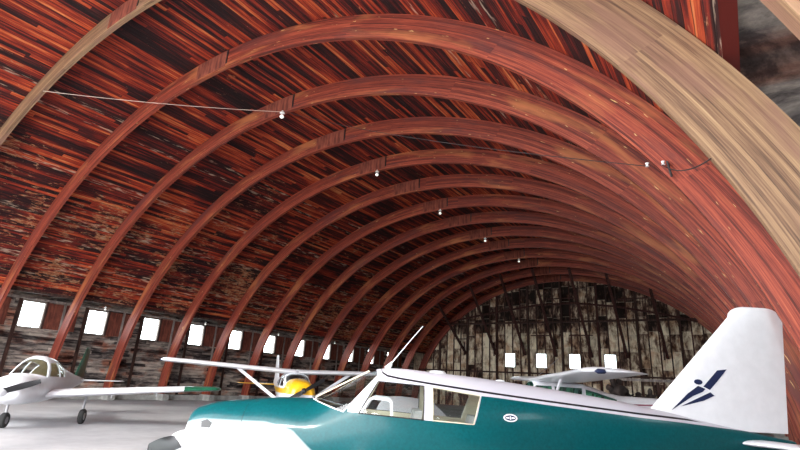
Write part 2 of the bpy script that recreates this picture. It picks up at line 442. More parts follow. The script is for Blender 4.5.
box(bm, XL-.14, -29.0, YE, YE+.14, 0, 5.34); box(bm, .16, XR+.14, YE, YE+.14, 0, 5.34)
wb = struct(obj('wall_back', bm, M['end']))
for k, (a, b) in enumerate(EW):
    n = struct(empty('window_%d' % (29+k))); fr = bmesh.new(); t = .05
    for q in ((a-.04, a+t, z0, z1), (b-t, b+.04, z0, z1), (a+t, b-t, z0, z0+t), (a+t, b-t, z1-t, z1)): box(fr, q[0], q[1], YE-.05, YE+.1, q[2], q[3])
    obj('window_frame', fr, M['pale'], n)
    g = bmesh.new(); box(g, a+t, b-t, YE+.05, YE+.056, z0+t, z1-t); obj('window_pane', g, M['glass'], n)
def top_in(x): return ZC+(B+DEP)*math.sqrt(max(0, 1-((x-XC)/(A+DEP))**2))-.03
x = -28.1; i = 0
while x < -.9:
    inw = any(a-.06 < x < b+.06 for a, b in EW)
    big = i % 4 == 1
    wdt = .19 if big else .10
    segs = [(0, z0-.02), (z1+.02, top_in(x))] if inw else [(0, top_in(x))]
    for a, b in segs:
        q = bmesh.new(); box(q, x-wdt/2, x+wdt/2, YE-(.22 if big else .08), YE, a, b); obj('wall_stud', q, M['post'] if i % 3 else M['brace'], wb)
    x += .82; i += 1
for z, h in ((8.12, .16), (3.35, .14)):
    xx = (A+DEP)*math.sqrt(1-((z-ZC)/(B+DEP))**2)
    q = bmesh.new(); box(q, XC-xx+.1, XC+xx-.1, YE-.26, YE-.05, z, z+h); obj('wall_girt', q, M['post'], wb)
for (xa, xb, z) in ((-17.2, -15.2, 6.9), (-13.5, -11.4, 6.9), (-25.5, -24, 6.6), (-15.4, -13, 10.4), (-9, -6.5, 10.1)):
    q = bmesh.new(); box(q, xa, xb, YE-.13, YE, z, z+.09); obj('nailer', q, M['brace'], wb)
# shallow curved tie across the end wall
q = bmesh.new(); P = [(-25.9, 8.25), (-24.87, 8.64), (-20.96, 9.25), (-16.31, 9.86), (-12.84, 9.90), (-9.22, 9.45), (-5.72, 8.71), (-2.97, 7.97)]
for a, b in zip(P, P[1:]): bar(q, (a[0], YE-.33, a[1]), (b[0], YE-.33, b[1]), .10, .17)
obj('curved_tie', q, M['brace'], wb)

# diagonal braces from the ribs down to the end wall
BR = [(-24.06, 5.1, 41.62, 9.7), (-20.72, 5.1, 41.62, 11.1), (-17.7, 5.1, 41.62, 12.3), (-14.7, 5.0, 41.62, 12.3), (-11.5, 5.0, 41.62, 12.25), (-8.55, 5.0, 41.62, 11.5), (-5.45, 5.0, 41.62, 10.3)]
nm = ['leftmost', 'second from left', 'third from left', 'middle', 'third from right', 'second from right', 'rightmost']
for (x, zb, yt, zt), s in zip(BR, nm):
    zt = ZC+(B-.02)*math.sqrt(1-((x-XC)/(A-.02))**2)
    q = bmesh.new(); bar(q, (x, YE-.30, zb), (x, yt, zt), .17, .2, (1, 0, 0))
    bar(q, (x-.26, YE-.24, zb-.15), (x-.26, YE-.24, zb+1.2), .1, .1)
    o = obj('diagonal_brace', q, M['brace']); tag(o, 'dark slanting timber brace before the end wall, %s' % s, 'brace', 'diagonal braces at the end wall')

# hanging lamps at the crown, eave lamps, cables
def lamp_at(name, loc, label, cat, group, hang=.0, sz=.75):
    r = empty(name, loc); r.scale = (sz,)*3; tag(r, label, cat, group)
    bm = bmesh.new(); lathe(bm, [(.01, .26+hang), (.05, .25+hang), (.05, .21+hang), (.012, .20+hang), (.012, .06), (.01, .05)], n=12); obj('stem', bm, M['porcelain'], r, True)
    bm = bmesh.new(); lathe(bm, [(.02, .20), (.12, .17), (.14, .13), (.11, .11), (.02, .10)], n=16); obj('lamp_holder', bm, M['porcelain'], r, True)
    bm = bmesh.new(); lathe(bm, [(.01, .02), (.07, .0), (.11, -.06), (.11, -.11), (.06, -.17), (.01, -.18)], n=16); obj('bulb', bm, M['bulb'], r, True)
    return r
mb = NT('lit bulb', .3); mb.color((.9, .9, .9)); mb.b.inputs['Emission Color'].default_value = (1, .95, .85, 1); mb.b.inputs['Emission Strength'].default_value = .8
M['bulb'] = mb.m
near = ['nearest', 'second', 'third', 'fourth', 'farthest']
for i in range(5):
    y = Y0+(2+2*i)*SP-.14
    lamp_at('hanging_lamp', (XC, y, 11.86), 'small white lamp hanging under the arch crown, %s of the row' % near[i], 'lamp', 'lamps under the crown', .02)
xe = -29.02
for i, y in enumerate((13.56, 19.95, 26.3, 32.7)):
    lamp_at('eave_lamp', (xe+.1, y, 4.78), 'small white lamp on the eave above the side windows, %s of four from camera' % near[i], 'lamp', 'lamps along the eave', 0, .5)
def sag(a, b, s, n=14):
    a, b = Vector(a), Vector(b)
    return [a.lerp(b, i/n)-Vector((0, 0, s*4*(i/n)*(1-i/n))) for i in range(n+1)]
YL = Y0+2*SP-.14
rib0x = lambda z, off=0: (A+off)*math.sqrt(1-((z-ZC)/(B+off))**2)
q = bmesh.new(); zz = 11.2; tube(q, sag((XC, YL, 12.02), (XC-rib0x(zz), Y0+.05, zz), .10), .012, 6)
tag(obj('slack_rope', q, M['wire']), 'pale thin rope running from the nearest crown lamp to the upper left', 'rope')
q = bmesh.new(); e = (XC+rib0x(5.5)-.10, Y0+SP-.02, 5.47); tube(q, sag((XC, YL, 12.06), e, .22), .008, 6)
tag(obj('overhead_cable', q, M['dwire']), 'dark cable from the crown lamp down to two white insulators on the right', 'cable')
e2 = (XC+rib0x(4.05), Y0+.05, 4.05)
q = bmesh.new(); tube(q, sag((e[0]+.22, e[1]-.08, e[2]-.05), e2, .12), .008, 6); tube(q, [(e[0]+.30, e[1]-.07, e[2]), (e[0]+.34, e[1]-.06, e[2]-.28)], .02, 6)
tag(obj('short_cable', q, M['dwire']), 'dark cable leaving the right insulator toward the right edge', 'cable')
for dx, s in ((0., 'left'), (.24, 'right')):
    q = bmesh.new(); lathe(q, [(.01, -.036), (.032, -.03), (.02, -.01), (.02, .01), (.032, .03), (.01, .036)], (e[0]+dx, e[1]-.07, e[2]-.02*(dx > 0)), n=12)
    tag(obj('cable_insulator', q, M['porcelain'], smooth=True), 'white porcelain insulator on the nearest red rib, %s of the pair' % s, 'insulator', 'pair of cable insulators')

# ------------------------------------------------------------------ aircraft
def interp(pts, x):
    """monotone-ish smooth interpolation through rows of pts keyed by column 0 (ascending)"""
    n = len(pts)
    for i in range(n-1):
        if x <= pts[i+1][0] or i == n-2:
            a, b = pts[i], pts[i+1]; h = b[0]-a[0]; t = min(1, max(0, (x-a[0])/h)); out = []
            for c in range(1, len(a)):
                sl = (b[c]-a[c])/h
                def tang(j):
                    if j == 0 or j == n-1: return sl
                    s0 = (pts[j][c]-pts[j-1][c])/(pts[j][0]-pts[j-1][0]); s1 = (pts[j+1][c]-pts[j][c])/(pts[j+1][0]-pts[j][0])
                    return 0 if s0*s1 <= 0 else 2*s0*s1/(s0+s1)
                m0, m1 = tang(i)*h, tang(i+1)*h
                out.append((2*t**3-3*t*t+1)*a[c]+(t**3-2*t*t+t)*m0+(-2*t**3+3*t*t)*b[c]+(t**3-t*t)*m1)
            return out
def body_rings(st, nx=70, nr=40, shrink=0.):
    """st rows: x, z_bottom, z_top, half_width, exponent, taper of upper half"""
    st = sorted(st); lo, hi = st[0][0], st[-1][0]; rings = []
    xs = [lo+(hi-lo)*.5*(1-math.cos(PI*i/nx)) if False else lo+(hi-lo)*i/nx for i in range(nx+1)]
    xs = sorted(set([lo, lo+.01, lo+.03, hi-.1, hi-.05, hi-.02, hi-.005, hi]+xs))
    for x in xs:
        zb, zt, hw, ex, tp = interp(st, x)
        zb += shrink; zt -= shrink; hw = max(.004, hw-shrink)
        mid, h = zb+(zt-zb)*.46, None; ring = []
        for j in range(nr):
            a = 2*PI*j/nr; ca, sa = math.cos(a), math.sin(a)
            yy = hw*math.copysign(abs(ca)**(2/ex), ca); hh = (zt-mid) if sa > 0 else (mid-zb)
            zz = mid+hh*math.copysign(abs(sa)**(2/ex), sa)
            if sa > 0: yy *= 1-tp*(abs(sa)**(2/ex))**1.5
            ring.append((x, yy, zz))
        rings.append(ring)
    return rings
def evaluated(o, name, mats=None, parent=None, smooth=True):
    dg = bpy.context.evaluated_depsgraph_get(); dg.update()
    me = bpy.data.meshes.new_from_object(o.evaluated_get(dg)); me.name = name
    n = bpy.data.objects.new(name, me); COL.objects.link(n); n.parent = parent
    if mats:
        me.materials.clear()
        for x in mats: me.materials.append(x)
    if smooth:
        for p in me.polygons: p.use_smooth = True
        me.set_sharp_from_angle(angle=math.radians(38))
    return n
def prism(poly, y0, y1):
    bm = bmesh.new(); a = [bm.verts.new((x, y0, z)) for x, z in poly]; b = [bm.verts.new((x, y1, z)) for x, z in poly]
    bm.faces.new(a); bm.faces.new(b[::-1])
    for i in range(len(poly)): j = (i+1) % len(poly); bm.faces.new((a[j], a[i], b[i], b[j]))
    bmesh.ops.recalc_face_normals(bm, faces=bm.faces[:])
    me = bpy.data.meshes.new('cutter'); bm.to_mesh(me); bm.free()
    o = bpy.data.objects.new('cutter', me); COL.objects.link(o); return o
def shell_obj(st, thick, off, shrink=0.):
    bm = bmesh.new(); loft(bm, body_rings(st, shrink=shrink)); bmesh.ops.recalc_face_normals(bm, faces=bm.faces[:])
    me = bpy.data.meshes.new('shell'); bm.to_mesh(me); bm.free(); o = bpy.data.objects.new('shell', me); COL.objects.link(o)
    md = o.modifiers.new('s', 'SOLIDIFY'); md.thickness = thick; md.offset = -1; md.material_offset = 1
    return o
def kill(*os):
    for o in os: bpy.data.objects.remove(o, do_unlink=True)
def fuselage(parent, st, body_mat, lining, wins, glass, frames=None, frame_mat=None):
    """wins: list of (name, polygon in x-z, y0, y1)"""
    sh = shell_obj(st, .03, -1); sh.data.materials.append(body_mat); sh.data.materials.append(lining)
    wins = [q for n_, p_, a_, b_ in wins for q in ([(n_, p_, a_, b_)] if 'side' not in n_ else [(n_, p_, .1, b_), (n_, p_, a_, -.1)])]
    cut = []
    for nme, poly, ya, yb in wins:
        c = prism(poly, ya, yb); cut.append(c); md = sh.modifiers.new('b', 'BOOLEAN'); md.operation = 'DIFFERENCE'; md.object = c; md.solver = 'EXACT'
    body = evaluated(sh, 'fuselage', None, parent)
    for c, (nme, poly, ya, yb) in zip(cut, wins):
        g = shell_obj(st, .006, -1, .012); md = g.modifiers.new('b', 'BOOLEAN'); md.operation = 'INTERSECT'; md.object = c; md.solver = 'EXACT'
        evaluated(g, nme, [glass, glass], body); kill(g)
    for nme, poly, ya, yb, mt in frames or []:
        c = prism(poly, ya, yb); g = shell_obj(st, .045, -1, -.004); md = g.modifiers.new('b', 'BOOLEAN'); md.operation = 'INTERSECT'; md.object = c; md.solver = 'EXACT'
        evaluated(g, nme, [mt, mt], body); kill(g, c)
    kill(sh, *cut)
    return body
FOIL = [(1, 0), (.9, .12), (.75, .27), (.55, .44), (.35, .52), (.2, .48), (.1, .38), (.04, .25), (.01, .12), (0, 0), (.01, -.09), (.05, -.17), (.15, -.26), (.3, -.30), (.5, -.26), (.75, -.13), (.9, -.05)]
def wing_bm(side, root, tip, round_=.25, vertical=False, n=10):
    """root/tip: (span pos, x_leading, chord, z, thickness); x grows forward, chord runs backward"""
    bm = bmesh.new(); rings = []
    for i in range(n+1):
        t = i/n; s_, xl, c, z, th = [a+(b-a)*t for a, b in zip(root, tip)]
        rings.append((s_, xl, c, z, th))
    s_, xl, c, z, th = rings[-1]
    for k in (.35, .65, .85, .96, 1.):
        f = math.sqrt(1-k*k*.985); dz = (tip[3]-root[3])/(tip[0]-root[0])
        rings.append((s_+round_*k, xl-c*(1-f)*.35, c*(.35+.65*f)*(1 if k < .99 else .9), z+dz*round_*k, th*f))
    R = []
    for s_, xl, c, z, th in rings:
        if vertical: R.append([(xl-c*u, v*th, s_) for u, v in FOIL])
        else: R.append([(xl-c*u, side*s_, z+v*th) for u, v in FOIL])
    loft(bm, R); return bm
def wheel(parent, x, y, r, leg_to=None):
    w = bmesh.new(); lathe(w, [(r*.45, -.06), (r*.85, -.075), (r, -.04), (r, .04), (r*.85, .075), (r*.45, .06)], (x, y, r), 'Y', 20); o = obj('wheel', w, M['rubber'], parent, True)
    h = bmesh.new(); lathe(h, [(.01, -.07), (r*.46, -.065), (r*.46, .065), (.01, .07)], (x, y, r), 'Y', 16); obj('hub', h, M['steel'], o, True)
    if leg_to:
        l = bmesh.new(); tube(l, [(x, y*.985, r), leg_to], .035, 8); obj('gear_leg', l, M['steel'], parent, True)
def propeller(parent, x, z, length, ang, mat=None):
    p = bmesh.new(); rings = []
    d = Vector((0, math.cos(ang), math.sin(ang))); c = Vector((0, -math.sin(ang), math.cos(ang)))
    for k in range(-8, 9):
        t = k/8; w = .085*(1-.45*abs(t)**3)+.01 if abs(t) > .1 else .06; tw = .9-.75*abs(t); sg = 1 if t >= 0 else -1
        ce = Vector((x, 0, z))+d*length*t
        a = c*w*math.cos(tw)+Vector((1, 0, 0))*w*math.sin(tw)*sg; b = c.cross(d)*.0+Vector((.014, 0, 0))
        rings.append([ce+a, ce+b, ce-a, ce-b])
    loft(p, rings); return obj('propeller', p, mat or M['black'], parent, True)
def spinner(parent, x, z, r, ln, mat):
    s = bmesh.new(); lathe(s, [(r, 0), (r*.98, ln*.2), (r*.85, ln*.5), (r*.6, ln*.78), (r*.3, ln*.94), (.01, ln)], (x, 0, z), 'X', 20); return obj('spinner', s, mat, parent, True)

FH = Vector((-.57294, .81960, 0)); RH = Vector((.81960, .57294, 0))       # level view direction, and right of it
def stand(name, D, s, turn=0., base_dir='left'):
    """Empty on the floor D metres out and s metres left of the view axis, nose to the left or to the camera"""
    f = -RH if base_dir == 'left' else -FH
    a = math.atan2(f.y, f.x)+math.radians(turn); p = FH*D-RH*s
    return empty(name, (p.x, p.y, 0), a)

# --- the teal and white low-wing airplane in the foreground
T = stand('airplane', 7.0, 0)
tag(T, 'teal low-wing light airplane with white roof and fin, close in the foreground', 'airplane', 'parked light airplanes')
ST = [(-5.35, 1.16, 1.27, .05, 2.2, 0), (-4.14, .98, 1.47, .20, 2.2, 0), (-3.48, .86, 1.585, .30, 2.3, 0), (-2.81, .75, 1.68, .38, 2.4, .05), (-2.14, .66, 1.755, .46, 2.5, .12),
      (-1.47, .60, 1.82, .54, 2.6, .2), (-.92, .57, 1.862, .59, 2.7, .24), (-.52, .56, 1.885, .61, 2.8, .25), (-.11, .55, 1.907, .62, 2.8, .25), (.10, .55, 1.900, .62, 2.8, .25), (.27, .55, 1.86, .62, 2.8, .24),
      (.61, .55, 1.665, .60, 2.7, .2), (.99, .55, 1.47, .58, 2.6, .14), (1.39, .55, 1.46, .55, 2.5, .1), (1.79, .56, 1.415, .51, 2.4, .06), (2.21, .58, 1.365, .44, 2.3, 0), (2.43, .62, 1.30, .36, 2.2, 0), (2.53, .68, 1.25, .28, 2.1, 0), (2.58, .80, 1.12, .14, 2, 0)]
WS = [(1.04, 1.47), (.56, 1.345), (.17, 1.80), (.24, 1.95), (.7, 1.95), (1.3, 1.7)]
W1 = [(.37, 1.345), (.16, 1.725), (-.42, 1.70), (-.42, 1.31)]
W2 = [(-.53, 1.31), (-.53, 1.69), (-1.13, 1.62), (-1.03, 1.29)]
def grow(poly, d):
    cx = sum(p[0] for p in poly)/len(poly); cz = sum(p[1] for p in poly)/len(poly)
    return [(x+math.copysign(d, x-cx), z+math.copysign(d, z-cz)) for x, z in poly]
body = fuselage(T, ST, M['teal'], M['cream'], [('windshield', WS, -.8, .8), ('side_window', W1, -.8, .8), ('side_window', W2, -.8, .8)], M['acryl'])
# windscreen centre strip and small opening storm window frame
q = bmesh.new(); bar(q, (.985, 0, 1.485), (.30, 0, 1.855), .03, .02); obj('windshield_post', q, M['cream'], body)
def on_side(x, z, out=0., st=ST):
    zb, zt, hw, ex, tp = interp(sorted(st), x); mid = zb+(zt-zb)*.46; h = (zt-mid) if z > mid else (mid-z+mid-zb if False else mid-zb)
    k = min(1, abs(z-mid)/h); c = (1-k**ex)**(1/ex); y = hw*c
    if z > mid: y *= 1-tp*k**1.5
    return y+out
def side_strip(pts, r, mat, name, parent, out=.004, side=1):
    q = bmesh.new(); P = []
    for (a, b) in zip(pts, pts[1:]):
        for i in range(5): P.append((a[0]+(b[0]-a[0])*i/5, a[1]+(b[1]-a[1])*i/5))
    P.append(pts[-1]); tube(q, [(x, side*on_side(x, z, out), z) for x, z in P], r, 6); return obj(name, q, mat, parent, True)
for sd in (1, -1):
    side_strip([(.34, 1.35), (.245, 1.51), (.20, 1.525), (.02, 1.515), (-.02, 1.49), (-.035, 1.335)], .017, M['white'], 'storm_window_frame', body, -.01, sd)
    side_strip(W1+[W1[0]], .007, M['black'], 'window_seal', body, .0, sd)
    side_strip(W2+[W2[0]], .007, M['cream'], 'window_seal', body, .0, sd)
    side_strip([(1.0, 1.465), (.56, 1.348), (.17, 1.80)], .008, M['white'], 'windshield_seal', body, .002, sd)
    side_strip([(1.79, 1.40), (1.80, 1.2), (1.80, .9)], .003, M['black'], 'cowl_seam', body, .0, sd)
# oval emblem with dark wings
def side_patch(pts, mat, name, parent, out, side=1):
    q = bmesh.new(); v = [q.verts.new((x, side*on_side(x, z, out), z)) for x, z in pts]; v2 = [q.verts.new((x, side*on_side(x, z, out-.01), z)) for x, z in pts]
    q.faces.new(v); q.faces.new(v2[::-1])
    for i in range(len(v)): j = (i+1) % len(v); q.faces.new((v[i], v[j], v2[j], v2[i]))
    return obj(name, q, mat, parent)
for sd in (1, -1):
    cx, cz = -1.49, 1.385
    em = side_patch([(cx+.088*math.cos(a*PI/12), cz+.045*math.sin(a*PI/12)) for a in range(24)], M['white'], 'oval_emblem', body, .004, sd)
    side_patch([(cx+.070*math.cos(a*PI/12), cz+.031*math.sin(a*PI/12)) for a in range(24)], M['navy'], 'emblem_field', em, .0055, sd)
    for s2 in (1, -1):
        side_patch([(cx+s2*.018, cz+.010), (cx+s2*.062, cz+.006), (cx+s2*.052, cz-.006), (cx+s2*.018, cz-.010)], M['white'], 'emblem_wing', em, .007, sd)
    side_patch([(cx+.011*math.cos(a*PI/6), cz+.020*math.sin(a*PI/6)) for a in range(12)], M['white'], 'emblem_disc', em, .007, sd)
# fin and rudder: swept
q = wing_bm(1, (1.36, -3.27, 2.02, 0, .14), (2.86, -4.70, .78, 0, .07), .16, True); fin = obj('fin', q, M['white'], T, True)
def fin_patch(pts, side):
    q = bmesh.new(); 
    def yy(x, z):
        t = (z-1.36)/1.5; xl = -3.27+(-4.70+3.27)*t; c = 2.02+(.78-2.02)*t; th = .14+(.07-.14)*t; u = (xl-x)/c
        for (a, b), (a2, b2) in zip(FOIL[:10], FOIL[1:10]):
            if a2 <= u <= a: return th*(b+(b2-b)*(a-u)/(a-a2))
        return th*.1
    v = [q.verts.new((x, side*(yy(x, z)+.006), z)) for x, z in pts]; v2 = [q.verts.new((x, side*(yy(x, z)-.01), z)) for x, z in pts]
    q.faces.new(v); q.faces.new(v2[::-1])
    for i in range(len(v)): j = (i+1) % len(v); q.faces.new((v[i], v[j], v2[j], v2[i]))
    obj('fin_marking', q, M['navy'], fin)
for sd in (1, -1):
    fin_patch([(-3.74, 1.58), (-3.98, 1.80), (-4.13, 1.905), (-4.22, 1.87), (-4.18, 1.83), (-4.04, 1.77)], sd)
    fin_patch([(-3.86, 1.63), (-4.10, 1.745), (-4.28, 1.83), (-4.33, 1.79), (-4.18, 1.72)], sd)
    fin_patch([(-4.14+.055*math.cos(a*PI/6), 1.955+.035*math.sin(a*PI/6)) for a in range(12)], sd)
    fin_patch([(-4.20, 1.90), (-4.42, 2.12), (-4.55, 2.14), (-4.40, 1.98), (-4.28, 1.86)], sd)
for sd in (1, -1):
    obj('wing', wing_bm(sd, (.45, .55, 2.05, .72, .30), (4.8, .18, 1.15, 1.36, .15), .3), M['white'], T, True)
    obj('stabilizer', wing_bm(sd, (.05, -4.55, .85, 1.22, .10), (1.55, -4.75, .62, 1.25, .06), .12), M['white'], T, True)
    wheel(T, -.55, sd*1.45, .24, (-.55, sd*1.45, .86))
wheel(T, 1.65, 0, .22, (1.65, 0, .62))
spinner(T, 2.56, .86, .14, .26, M['white']); propeller(T, 2.66, .86, .92, 0.)
for sd in (1, -1):
    q = bmesh.new(); lathe(q, [(.115, -.02), (.13, 0), (.10, .012), (.01, .0)], (2.40, sd*.22, 1.03), 'X', 18); obj('air_intake', q, M['black'], T, True)
    side_patch([(2.10, 1.15), (2.10, 1.02), (1.90, 1.02), (1.90, 1.15)], M['greyfab'], 'cowl_louvre', body, .004, sd)
    side_patch([(2.32, 1.14), (2.30, 1.07), (2.18, 1.07), (2.16, 1.13), (2.24, 1.165)], M['black'], 'landing_light', body, .004, sd)
# antennas
q = bmesh.new(); tube(q, [(.06, 0, 1.89), (0.02, 0, 1.955), (-.0, 0, 1.99)], [.05, .025, .010]); obj('antenna_base', q, M['white'], T, True)
q = bmesh.new(); tube(q, [(.0, 0, 1.98), (-.20, 0, 2.24), (-.40, 0, 2.49)], [.009, .006, .005], 6); obj('whip_antenna', q, M['white'], T, True)
q = bmesh.new(); lathe(q, [(.12, -.02), (.12, .02), (.09, .04), (.01, .045)], (-.62, 0, 1.865), n=18); obj('antenna_dome', q, M['white'], T, True)
q = bmesh.new(); lathe(q, [(.07, -.02), (.06, .02), (.01, .03)], (-1.47, 0, 1.81), n=12); obj('roof_beacon', q, M['white'], T, True)
# cabin inside
def seat(x, y, top, wdt=.40):
    r = empty('seat', (0, 0, 0), 0, T)
    q = bmesh.new(); loft(q, [[(x+.02-z*.18+dx, y+dy*w, .80+z) for dx, dy in ((.05, -1), (.05, 1), (-.05, 1), (-.05, -1))] for z, w in ((0, wdt/2), (.2, wdt/2), (top-.92, wdt/2*.9), (top-.82, wdt/2*.7))])
    obj('backrest', q, M['greyfab'], r)
    q = bmesh.new(); box(q, x, x+.46, y-wdt/2, y+wdt/2, .74, .88); obj('cushion', q, M['greyfab'], r)
seat(-.28, .27, 1.42); seat(-.28, -.27, 1.42); seat(-1.05, 0, 1.38, .9)
q = bmesh.new(); loft(q, [[(.52, -w, z), (.60, -w, z), (.60, w, z), (.52, w, z)] for z, w in ((.9, .48), (1.25, .52), (1.36, .46))]); p_ = obj('instrument_panel', q, M['black'], T)
q = bmesh.new(); loft(q, [[(x, -w, z-.02), (x, w, z-.02), (x, w*.9, z+.02), (x, -w*.9, z+.02)] for x, w, z in ((.50, .44, 1.35), (.66, .43, 1.36), (.80, .36, 1.36))]); obj('glareshield', q, M['black'], p_)
for sd in (1, -1):
    q = bmesh.new(); tube(q, [(.55, sd*.26, 1.2), (.36, sd*.26, 1.22)], .015, 8); tube(q, [(.36, sd*.26-.13, 1.30), (.36, sd*.26-.12, 1.21), (.36, sd*.26+.12, 1.21), (.36, sd*.26+.13, 1.30)], .014, 8); obj('control_yoke', q, M['black'], p_)

# --- generic neighbours
def high_wing(T, skin, cowl_mat, trim, span, wing_z, dihedral, glass, stab_mat, tipc=1.15, co=0., pz=1.16):
    st = [(-5.0, 1.35, 1.70, .06, 2.2, 0), (-3.5, 1.10, 1.72, .2, 2.4, 0), (-2.2, .90, 1.74, .34, 2.6, 0), (-1.7, .82, 1.82, .42, 2.8, .03), (-1.3, .78, wing_z-.10, .47, 3, .05), (-.9, .74, wing_z-.02, .51, 3.2, .08), (-.4, .70, wing_z+.02, .54, 3.4, .08),
          (.35, .68, wing_z+.03, .56, 3.4, .08), (.55, .68, wing_z-.02, .56, 3.2, .08), (.98, .68, 1.58+co, .55, 2.8, .1), (1.5, .70, 1.52+co*1.1, .52, 2.7, .1), (1.9, .76, 1.44+co, .46, 2.4, .05), (2.05, .88, 1.32+co*.8, .32, 2.2, 0)]
    zt = wing_z-.14
    w = [('windshield', [(1.05, 1.62+co), (.86, 1.42+co*.8), (.50, zt), (.56, wing_z+.2), (1.2, wing_z+.1)], -.9, .9), ('side_window', [(.78, 1.42), (.44, zt), (-.02, zt), (-.02, 1.40)], -.9, .9),
         ('side_window', [(-.10, 1.40), (-.10, zt), (-.92, zt-.02), (-.86, 1.40)], -.9, .9), ('rear_side_window', [(-.98, 1.44), (-1.02, zt-.04), (-1.36, zt-.12), (-1.95, 1.62), (-1.85, 1.50)], -.9, .9)]
    b = fuselage(T, st, skin, M['greyfab'], w, glass)
    for sd in (1, -1):
        wg = obj('wing', wing_bm(sd, (.05, .55, 1.62, wing_z+.02, .24), (span, .42, tipc, wing_z+.02+dihedral, .20), .28), M['white'] if skin is not M['offwhite'] else M['offwhite'], T, True)
        q = bmesh.new(); lathe(q, [(.01, -.13), (.05, -.08), (.055, .05), (.01, .12)], (.05, sd*(span+.245), wing_z+dihedral+.02), 'X', 10); obj('tip_light', q, M['navy'], wg, True)
        q = bmesh.new(); y1, zz = span*.48, wing_z+.0+dihedral*.48
        bar(q, (.2, sd*.5, .82), (.16, sd*y1, zz), .035, .11, (0, 0, 1)); obj('wing_strut', q, M['white'], T)
        obj('stabilizer', wing_bm(sd, (.04, -4.25, .95, 1.38, .09), (1.6, -4.45, .7, 1.38, .05), .15), stab_mat, T, True)
        wheel(T, -.25, sd*1.15, .22, (-.15, sd*.42, .80))
        q = bmesh.new(); s0 = [(1.6, 1.42), (-1.2, 1.46), (-3.6, 1.55), (-4.8, 1.60)]
        if trim: side_strip_on(st, s0, .018, trim, 'side_stripe', b, sd)
    obj('fin', wing_bm(1, (1.5, -3.75, 1.5, 0, .12), (2.6, -4.6, .75, 0, .06), .14, True), M['white'], T, True)
    wheel(T, 1.55, 0, .19, (1.55, 0, .76))
    for sd in (1, -1):
        q = bmesh.new(); lathe(q, [(.09, -.02), (.10, .012), (.01, .0)], (2.0, sd*.2, 1.14), 'X', 14); obj('air_intake', q, M['black'], T, True)
    return b
def side_strip_on(st, pts, r, mat, name, parent, side):
    q = bmesh.new(); P = []
    for (a, b) in zip(pts, pts[1:]):
        for i in range(8): P.append((a[0]+(b[0]-a[0])*i/8, a[1]+(b[1]-a[1])*i/8))
    P.append(pts[-1]); V = []
    for x, z in P:
        V.append([q.verts.new((x, side*on_side(x, z+d, .006, st), z+d)) for d in (-.018, .018)])
    for a, b in zip(V, V[1:]): q.faces.new((a[0], b[0], b[1], a[1]))
    obj(name, q, mat, parent)

# high-wing airplane with the yellow cowl, nose to the camera
Cb = stand('airplane', 20.5, 3.80, 21, 'cam')
tag(Cb, 'white high-wing airplane with yellow nose and struts, facing the camera by the left wall', 'airplane', 'parked light airplanes')
my = NT('white and yellow aircraft paint', .3); x, y, z = my.sep(my.coord())
my.color(my.mix(my.math('MULTIPLY', my.step(x, .98, 1.0), my.step(z, 1.18, 1.20)), my.mix(my.step(my.math('ABSOLUTE', my.math('SUBTRACT', z, 1.25)), .08, .09, 1, 0), (.72, .74, .78), (.80, .44, .015)), (.80, .44, .015)))
my.b.inputs['Coat Weight'].default_value = .4
high_wing(Cb, my.m, None, None, 4.62, 1.90, .17, M['acryl'], M['yellow'], 1.15, .13)
propeller(Cb, 2.16, 1.30, .8, math.radians(32)); spinner(Cb, 2.04, 1.30, .10, .2, M['black'])

# high-wing airplane with green windows, nose to the left, behind the foreground spine
Cs = stand('airplane', 16.0, -4.84, -5, 'left')
tag(Cs, 'white high-wing airplane with green tinted windows, behind the teal fuselage', 'airplane', 'parked light airplanes')
high_wing(Cs, M['white'], None, M['maroon'], 5.15, 2.05, .12, M['greenglass'], M['white'], 1.42)
spinner(Cs, 2.05, 1.16, .13, .24, M['white']); propeller(Cs, 2.16, 1.16, .9, 1.2)
q = bmesh.new(); tube(q, [(.3, .1, 2.2), (-.35, .1, 2.75)], .008, 6); obj('whip_antenna', q, M['steel'], Cs)

# low-wing airplane at the left with green wing tips, nose to the camera
Lw = stand('airplane', 16.0, 10.8, 16, 'cam')
tag(Lw, 'white low-wing airplane with a dark green wing tip, far left', 'airplane', 'parked light airplanes')
st = [(-4.9, 1.1, 1.25, .06, 2.2, 0), (-3.0, .85, 1.45, .28, 2.4, 0), (-1.3, .66, 1.70, .48, 2.6, .15), (-.5, .60, 1.90, .56, 2.7, .25), (.1, .58, 1.94, .57, 2.7, .25), (.4, .58, 1.84, .57, 2.7, .22), (.95, .58, 1.42, .55, 2.6, .1), (1.6, .6, 1.36, .5, 2.4, 0), (2.0, .7, 1.25, .38, 2.2, 0), (2.12, .8, 1.12, .2, 2, 0)]
fuselage(Lw, st, M['white'], M['cream'], [('windshield', [(1.0, 1.44), (.66, 1.34), (.34, 1.76), (.38, 2.0), (1.2, 1.8)], -.9, .9), ('side_window', [(.56, 1.36), (.26, 1.74), (-.3, 1.76), (-.3, 1.34)], -.9, .9), ('side_window', [(-.38, 1.34), (-.38, 1.76), (-.95, 1.66), (-.85, 1.34)], -.9, .9)], M['acryl'])
